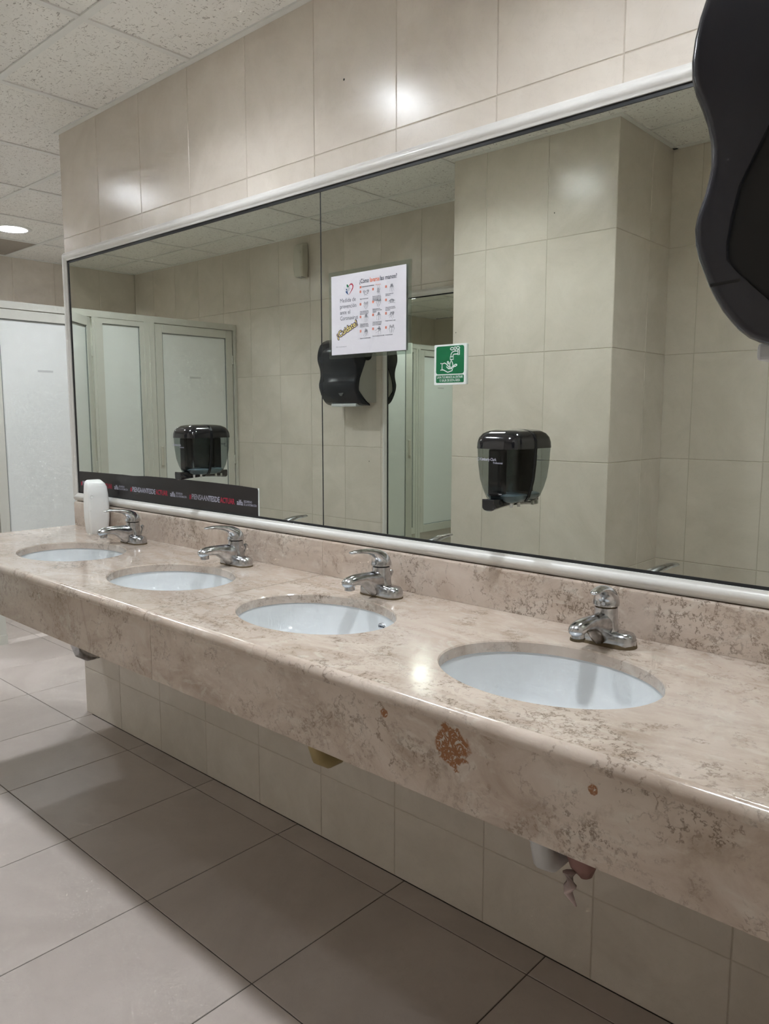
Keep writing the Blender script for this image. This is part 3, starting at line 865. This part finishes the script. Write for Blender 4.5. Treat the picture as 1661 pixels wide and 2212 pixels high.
# ------------------------------------------------------------------ green sign on the mirror
sign = thing('hand_washing_sign', 'small green and white hand-washing sign stuck on the mirror', 'sign', (-1.1855, YG, 1.4365))
SW, SH = 0.0985, 0.0985
MB().poly(rrect(0, 0, SW, SH, 0.002), -0.0045, 0.0).build('board', m_sign_w, sign)
YS = -0.0048
MB().poly(rrect(0, 0.0110, 0.0865, 0.0680, 0.006), YS).build('green_panel', m_green, sign)
MB().poly(rrect(0, -0.0350, 0.0865, 0.0185, 0.003), YS).build('green_panel', m_green, sign)
YS -= 0.0002
def sg(cx, cyy):   # crop coordinates of the sign to local metres
    u = (cx - 335) / (1185 - 335); v = (cyy - 370) / (1210 - 370)
    return (-0.0432 + u * 0.0865, 0.0450 - v * 0.0680)
S = lambda pts: [sg(*p) for p in pts]
wd = 0.0024
ic = MB()
for pts, cl in (([(470, 885), (520, 885), (520, 1085), (470, 1085)], False), ([(520, 900), (600, 875), (640, 895), (730, 990), (750, 1040)], False), ([(655, 985), (720, 1055), (830, 1055), (845, 1080), (830, 1115), (700, 1160), (560, 1080), (520, 1085)], False),
                ([(800, 800), (840, 880), (855, 950), (840, 1005), (800, 1020), (765, 1000), (755, 940), (775, 870)], True), ([(850, 1045), (880, 970), (930, 930), (970, 935), (975, 960), (940, 985), (880, 1000)], False), ([(720, 910), (690, 880), (680, 845), (700, 830), (725, 860), (735, 905)], True),
                ([(770, 700), (865, 700), (865, 780), (770, 780)], True), ([(790, 700), (795, 620), (830, 560), (900, 535), (995, 540)], False), ([(850, 700), (855, 650), (890, 625), (995, 625)], False), ([(1000, 500), (1045, 500), (1045, 650), (1000, 650)], True),
                ([(915, 535), (915, 490)], False)):
    ic.ribbon(S(pts), wd, YS, cl)
for ex, ey, rx, ry in ((825, 460, 52, 36), (1000, 445, 52, 36), (915, 450, 30, 40)):
    ic.ribbon(S([(ex + rx * math.cos(2 * math.pi * i / 16), ey + ry * math.sin(2 * math.pi * i / 16)) for i in range(16)]), wd * 0.9, YS, True)
ic.build('tap_and_hand_icon', m_sign_w, sign)
text('LAVA TUS MANOS AL ENTRAR', 0.0086, 0, -0.0335, YS, m_sign_w, sign, fit=0.080, align='CENTER', bold=0.0001)
text('O SALIR DE ESTA ÁREA', 0.0086, 0, -0.0415, YS, m_sign_w, sign, fit=0.064, align='CENTER', bold=0.0001)

# ------------------------------------------------------------------ black banner sticker along the foot of the mirror
strip = thing('banner_sticker', 'black banner sticker with white and red lettering on the lower mirror', 'sticker', (0, YG, 0))
top = [(-1.962, 1.079), (-2.05, 1.082), (-2.20, 1.084), (-2.40, 1.085), (-2.62, 1.0835), (-2.72, 1.079), (-2.80, 1.080), (-3.0, 1.078), (-3.168, 1.076)]
MB().poly([(-3.168, 0.984), (-1.957, 0.984), (-1.955, 1.072), (-1.958, 1.077)] + top, -0.0010, 0.0).build('vinyl', m_strip, strip)
MB().poly(rrect(-1.9535, 1.035, 0.006, 0.090, 0.001), -0.0006, 0.0).build('backing_edge', m_sign_w, strip)
YT = -0.0012
def slogan(x):
    text('#', 0.0245, x, 1.0185, YT, m_txt_r, strip, fit=0.0135, bold=0.0006)
    text('PIENSAANTESDE', 0.0262, x + 0.016, 1.0185, YT, m_txt_l, strip, fit=0.1650, bold=0.0006)
    text('ACTUAR', 0.0262, x + 0.1835, 1.0185, YT, m_txt_r, strip, fit=0.0810, bold=0.0006)
def logo(x):
    text('alfa', 0.0250, x, 1.0185, YT, m_txt_l, strip, 'logo_lettering', fit=0.0335, bold=0.0005, spacing=0.95)
    text('SEGURIDAD', 0.0105, x + 0.0375, 1.0285, YT, m_txt_l, strip, 'logo_lettering', fit=0.043, bold=0.0001)
    text('DE LA INFORMACIÓN', 0.0105, x + 0.0375, 1.0185, YT, m_txt_l, strip, 'logo_lettering', fit=0.067, bold=0.0001)
for x in (-3.151, -2.747, -2.344): slogan(x)
for x in (-2.871, -2.466, -2.068): logo(x)

# ------------------------------------------------------------------ soap dispensers
def dshape(w_, d, z, n=9, rr=0.55):
    """D-shaped section: flat at the wall (y=0), rounded towards the front (-y)"""
    pts = [(-w_, 0.0, z)]
    r = min(w_, d) * rr
    for cx, a0 in ((-w_ + r, 180), (w_ - r, 270)):
        for k in range(n + 1):
            a = R(a0 + 90 * k / n)
            pts.append((cx + r * math.cos(a), -d + r + r * math.sin(a), z))
    pts.append((w_, 0.0, z))
    return pts
def soap(x, label):
    t = thing('soap_dispenser', label, 'soap dispenser', (x, YG, 1.0), 0, 'smoked plastic soap dispensers on the mirror')
    res = [(0.110, 0.026, 0.046), (0.113, 0.034, 0.058), (0.122, 0.0405, 0.068), (0.140, 0.0462, 0.0755), (0.165, 0.0525, 0.0825), (0.200, 0.0560, 0.0870), (0.237, 0.0575, 0.0890)]
    rv = MB().loft([dshape(w_, d, z) for z, w_, d in res], True, False).build('reservoir', m_smoke, t, 50)
    cap = [(0.236, 0.0585, 0.0905), (0.250, 0.0578, 0.0895), (0.261, 0.0550, 0.0855), (0.270, 0.0490, 0.0775), (0.276, 0.0400, 0.0650), (0.279, 0.0270, 0.0480), (0.2800, 0.0120, 0.0300)]
    MB().loft([dshape(w_, d, z) for z, w_, d in cap]).build('lid', m_black, t, 50)
    out = [(z, w_ + 0.0015) for z, w_, d in res] + [(z, w_ + 0.001) for z, w_, d in cap]
    pl_ = [(w_, z) for z, w_ in out] + [(-w_, z) for z, w_ in reversed(out)]
    rim = MB()
    for s_ in (1, -1):
        rim.ribbon([(s_ * (w_ - 0.001), z) for z, w_ in out], 0.004, -0.0035)
    MB().poly(pl_, -0.0035, -0.0002).build('back_rim', m_smoke, t)
    for s_ in (1, -1):
        sec = []
        for z, w_ in out:
            sec.append([(s_ * w_, -0.0045, z), (s_ * (w_ - 0.003), -0.0045, z), (s_ * (w_ - 0.003), -0.0002, z), (s_ * w_, -0.0002, z)])
        MB().loft(sec).build('black_seam', m_black2, t)
    bevel(MB().box(-0.024, 0.010, -0.074, -0.042, 0.126, 0.236).build('pump_housing', m_dark, t), 0.006)
    MB().loft([dshape(w_ - 0.002, d - 0.002, z) for z, w_, d in ((0.1115, 0.026, 0.046), (0.116, 0.036, 0.060), (0.128, 0.0415, 0.0695), (0.131, 0.038, 0.060))]).build('soap_residue', m_residue, t, 50)
    def bar(y, hw_, zt, zb):
        lo = [(hw_ * math.cos(R(k)), zb + 0.008 + 0.008 * math.sin(R(k))) for k in (-10, -40, -65, -90, -115, -140, -170)]
        return [(-0.006 + p[0], y, p[1]) for p in [(hw_, zt)] + lo + [(-hw_, zt)]]
    lv = MB().loft([bar(-0.097, 0.0150, 0.1185, 0.096), bar(-0.094, 0.0170, 0.1215, 0.094), bar(-0.050, 0.0170, 0.1195, 0.098), bar(-0.006, 0.0140, 0.1120, 0.100)]).build('push_bar', m_black, t, 40)
    for (ax, ay) in ((0.030, -0.055), (0.034, -0.030), (-0.026, -0.030)):
        MB().lathe([(0.0035, 0.1118), (0.0035, 0.1025)], (ax, ay, 0), 10).build('nozzle', m_grey, t)
    text('Kimberly-Clark', 0.0090, -0.0335, 0.2095, -0.0900, m_txt_l, t, 'logo_lettering', xs=0.78, bold=0.0002)
    text('Professional', 0.0062, 0.0020, 0.2030, -0.0900, m_txt_l, t, 'logo_lettering', xs=0.85, bold=0.0001)
    MB().ribbon([(-0.0395 + 0.0035 * math.cos(2 * math.pi * i / 14), 0.2125 + 0.0035 * math.sin(2 * math.pi * i / 14)) for i in range(14)], 0.0008, -0.0895, True).build('logo_ring', m_txt_l, t)
    return t
soap(-2.259, 'smoked plastic soap dispenser with black lid, nearer the cubicles, above the banner sticker')
soap(-0.996, 'smoked plastic soap dispenser with black lid below the green sign')

# ------------------------------------------------------------------ paper towel dispensers
PF = [(0.000, 0.066), (0.004, 0.108), (0.008, 0.122), (0.013, 0.132), (0.021, 0.142), (0.030, 0.150), (0.040, 0.158), (0.053, 0.166), (0.066, 0.173), (0.078, 0.178), (0.092, 0.184), (0.108, 0.1885), (0.124, 0.190), (0.134, 0.1885), (0.143, 0.186), (0.156, 0.1815), (0.168, 0.179), (0.180, 0.177), (0.193, 0.1775), (0.203, 0.1785), (0.219, 0.182), (0.235, 0.188), (0.251, 0.195), (0.268, 0.200), (0.284, 0.201), (0.304, 0.199), (0.322, 0.195), (0.337, 0.190), (0.360, 0.178), (0.380, 0.155), (0.392, 0.125), (0.397, 0.095)]
RF = [(0.400, 0.05), (0.35, 0.06), (0.29, 0.085), (0.235, 0.108), (0.185, 0.132), (0.156, 0.146), (0.128, 0.152), (0.103, 0.155), (0.088, 0.154), (0.078, 0.146), (0.060, 0.128), (0.045, 0.112), (0.03, 0.095), (0.012, 0.075), (0.0, 0.058)]
def towel(loc, rotz, label, side_mat, side_label):
    t = thing('towel_dispenser', label, 'towel dispenser', loc, rotz, 'wavy black paper towel dispensers')
    hw = 0.155
    def sec(x, e, er=0.0):
        f = []
        for i, (z, d) in enumerate(PF):
            q0, q1 = PF[max(i - 1, 0)], PF[min(i + 1, len(PF) - 1)]
            tz, td = q1[0] - q0[0], q1[1] - q0[1]
            l = math.hypot(tz, td)
            f.append((x, -(d - e * tz / l), z + e * td / l))
        return f + [(x, -d + er * 0, z) for z, d in RF]
    xs = [(-hw, 0.011), (-hw + 0.0015, 0.0065), (-hw + 0.005, 0.0025), (-hw + 0.011, 0.0), (0, -0.004), (hw - 0.011, 0.0), (hw - 0.005, 0.0025), (hw - 0.0015, 0.0065), (hw, 0.011)]
    cv = MB().loft([sec(*q) for q in xs]).build('cover', m_cover, t, 50)
    hs = [(0.018, 0.0), (0.385, 0.0), (0.385, 0.06), (0.34, 0.13), (0.25, 0.165), (0.19, 0.165), (0.12, 0.172), (0.07, 0.155), (0.04, 0.130), (0.018, 0.095)]
    hx_ = hw - 0.006
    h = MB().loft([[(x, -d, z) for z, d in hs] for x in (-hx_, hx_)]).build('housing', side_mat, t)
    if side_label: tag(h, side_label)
    bevel(MB().box(-0.115, 0.095, -0.140, -0.085, -0.006, 0.012).build('tear_lip', m_silver, t), 0.004)
    for s_ in (1, -1):
        MB().lathe([(0.040, 0), (0.040, s_ * 0.0025), (0.036, s_ * 0.004)], (s_ * (hw - 0.0005), -0.083, 0.302), 28, 'x').build('pivot_boss', m_dark, t, 40)
        x = s_ * (hw + 0.0002)
        xa, xb = sorted((x, x - s_ * 0.002))
        MB().add([(q, -d, z) for q in (xa, xb) for d, z in ((0.168, 0.064), (0.168, 0.067), (0.140, 0.069), (0.140, 0.066))], [(0, 1, 2, 3), (4, 7, 6, 5), (0, 4, 5, 1), (1, 5, 6, 2), (2, 6, 7, 3), (3, 7, 4, 0)]).build('seam', m_dark, cv)
    MB().poly([(0.018 * math.cos(a) * (1 + 0.3 * math.sin(3 * a)) - 0.03, 0.068 + 0.012 * math.sin(a)) for a in [2 * math.pi * i / 14 for i in range(14)]], -0.1795, -0.17).build('emblem', plain('faint emblem grey', (0.10, 0.10, 0.11), 0.4), t)
    return t
towel((-3.325, YO, 1.370), math.pi, 'wavy black paper towel dispenser on the wall opposite the mirror', m_grey, 'light grey housing side')
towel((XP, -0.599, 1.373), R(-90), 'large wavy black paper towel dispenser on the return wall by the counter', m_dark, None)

# ------------------------------------------------------------------ air fresheners
def freshener(loc, rotz, label, mat):
    t = thing('air_freshener', label, 'air freshener', loc, rotz, 'upright white air freshener housings')
    n = 6
    def sq(w_, d0, d1, z, r, slope=0.0):
        pts = []
        for cx, cyy, a0 in ((w_ - r, -d1 + r, 270), (w_ - r, d0 - r, 0), (-w_ + r, d0 - r, 90), (-w_ + r, -d1 + r, 180)):
            for k in range(n + 1):
                a = R(a0 + 90 * k / n)
                x, y = cx + r * math.cos(a), cyy + r * math.sin(a)
                pts.append((x, y, z + slope * (y - d0)))
        return pts
    S_ = [sq(0.035, 0.0, 0.054, 0.0, 0.010), sq(0.038, 0.0, 0.060, 0.012, 0.012), sq(0.0425, 0.0, 0.066, 0.06, 0.014), sq(0.0435, 0.0, 0.067, 0.11, 0.015), sq(0.0415, 0.0, 0.065, 0.155, 0.015),
          sq(0.0385, 0.0, 0.061, 0.192, 0.014, 0.12), sq(0.034, 0.0, 0.053, 0.208, 0.012, 0.22), sq(0.028, -0.004, 0.045, 0.2125, 0.010, 0.24)]
    MB().loft(S_).build('shell', mat, t, 35)
    MB().lathe([(0.0075, -0.0635), (0.0078, -0.066), (0.006, -0.0668), (0.0045, -0.0650)], (-0.028, 0, 0.150), 16, 'y').build('spray_opening', mat, t, 40)
    MB().box(-0.036, 0.036, -0.0658, -0.060, 0.0945, 0.0955).build('parting_line', m_grey, t)
    bevel(MB().box(-0.024, 0.024, -0.050, -0.010, -0.004 if loc[2] > 1.5 else 0.0001, 0.004).build('latch', m_grey, t), 0.001)
    return t
freshener((-2.93, -0.066, ZC), R(82), 'white upright air freshener standing on the counter by the first faucet', m_white)
freshener((-3.80, YO, 2.185), math.pi, 'ivory air freshener mounted high on the wall opposite the mirror', m_ivory)

# ------------------------------------------------------------------ toilet cubicles
XS = -4.55
front = thing('cubicle_front', 'white framed cubicle front with frosted fixed panels', 'partition', (XS, 0, 0))
D = 0.022
MB().box(-D, D, YO + 0.001, YB - 0.001, 1.905, 1.945).build('header', m_frame2, front)
DOORS = [(-1.838, 0.616, 0.0), (-0.780, 0.570, R(-41)), (0.185, 0.62, 0.0), (1.235, 0.62, 0.0)]
posts = [(YO + 0.001, -1.842), (-1.218, -1.146), (-0.835, -0.794), (-0.210, -0.135), (0.118, 0.181), (0.809, 0.885), (1.165, 1.231), (1.859, 1.935)]
for a, b_ in posts:
    p = MB().box(-D, D, a, b_, 0.05, 1.905).build('post', m_frame2, front)
    MB().box(-0.026, 0.026, a - 0.001, b_ + 0.004, 0.0, 0.055).build('foot', m_frame2, p)
    MB().box(D, D + 0.004, (a + b_) / 2 - 0.004, (a + b_) / 2 + 0.004, 0.2, 1.90).build('rib', m_frame2, p)
for a, b_ in ((-1.146, -0.835), (-0.135, 0.118), (0.885, 1.165), (1.935, YB - 0.001)):
    for nm, q in (('stile', (a, a + 0.030, 0.23, 1.905)), ('stile', (b_ - 0.030, b_, 0.23, 1.905)), ('rail', (a + 0.03, b_ - 0.03, 1.872, 1.905)), ('rail', (a + 0.03, b_ - 0.03, 0.23, 0.29))):
        MB().box(-0.018, 0.018, *q).build(nm, m_frame2, front)
    if b_ - a > 0.1:
        MB().box(-0.006, 0.006, a + 0.03, b_ - 0.03, 0.29, 1.872).build('frosted_pane', m_frost, front)
        for q in ((a + 0.03, a + 0.034, 0.29, 1.872), (b_ - 0.034, b_ - 0.03, 0.29, 1.872), (a + 0.03, b_ - 0.03, 1.868, 1.872), (a + 0.03, b_ - 0.03, 0.29, 0.294)):
            MB().box(0.006, 0.010, *q).build('glazing_bead', m_gasket2, front)
dl = ['white framed cubicle door with frosted pane against the wall opposite the mirror', 'white framed cubicle door with frosted pane standing ajar', 'white framed cubicle door with frosted pane beyond the end of the counter', 'white framed cubicle door beyond the partition wall']
for (y0, L, ang), lab in zip(DOORS, dl):
    t = thing('cubicle_door', lab, 'door', (XS, y0, 0.0), ang, 'cubicle doors')
    zb, zt, sw = 0.230, 1.900, 0.053
    a, b_ = 0.003, L - 0.003
    for nm, q in (('stile', (a, a + sw, zb, zt)), ('stile', (b_ - sw, b_, zb, zt)), ('rail', (a + sw, b_ - sw, zt - sw, zt)), ('rail', (a + sw, b_ - sw, zb, zb + 0.07))):
        bevel(MB().box(-0.017, 0.017, *q).build(nm, m_frame2, t), 0.002)
    p = MB().box(-0.006, 0.006, a + sw, b_ - sw, zb + 0.07, zt - sw).build('frosted_pane', m_frost, t)
    bw = 0.005
    for q in ((a + sw, a + sw + bw, zb + 0.07, zt - sw), (b_ - sw - bw, b_ - sw, zb + 0.07, zt - sw), (a + sw, b_ - sw, zt - sw - bw, zt - sw), (a + sw, b_ - sw, zb + 0.07, zb + 0.07 + bw)):
        MB().box(0.006, 0.011, *q).build('glazing_bead', m_gasket2, t)
    MB().box(0.0061, 0.0066, L * 0.5 - 0.045, L * 0.5 + 0.045, 1.560, 1.572).build('faint_print', m_mark, p)
    bevel(MB().box(0.017, 0.027, b_ - 0.032, b_ - 0.012, 0.98, 1.11).build('latch', m_ivory, t), 0.003)
    for hz in (0.45, 1.0, 1.70):
        MB().lathe([(0.006, hz - 0.03), (0.006, hz + 0.03)], (0.018, 0.004, 0), 10).build('hinge', m_frame2, t)
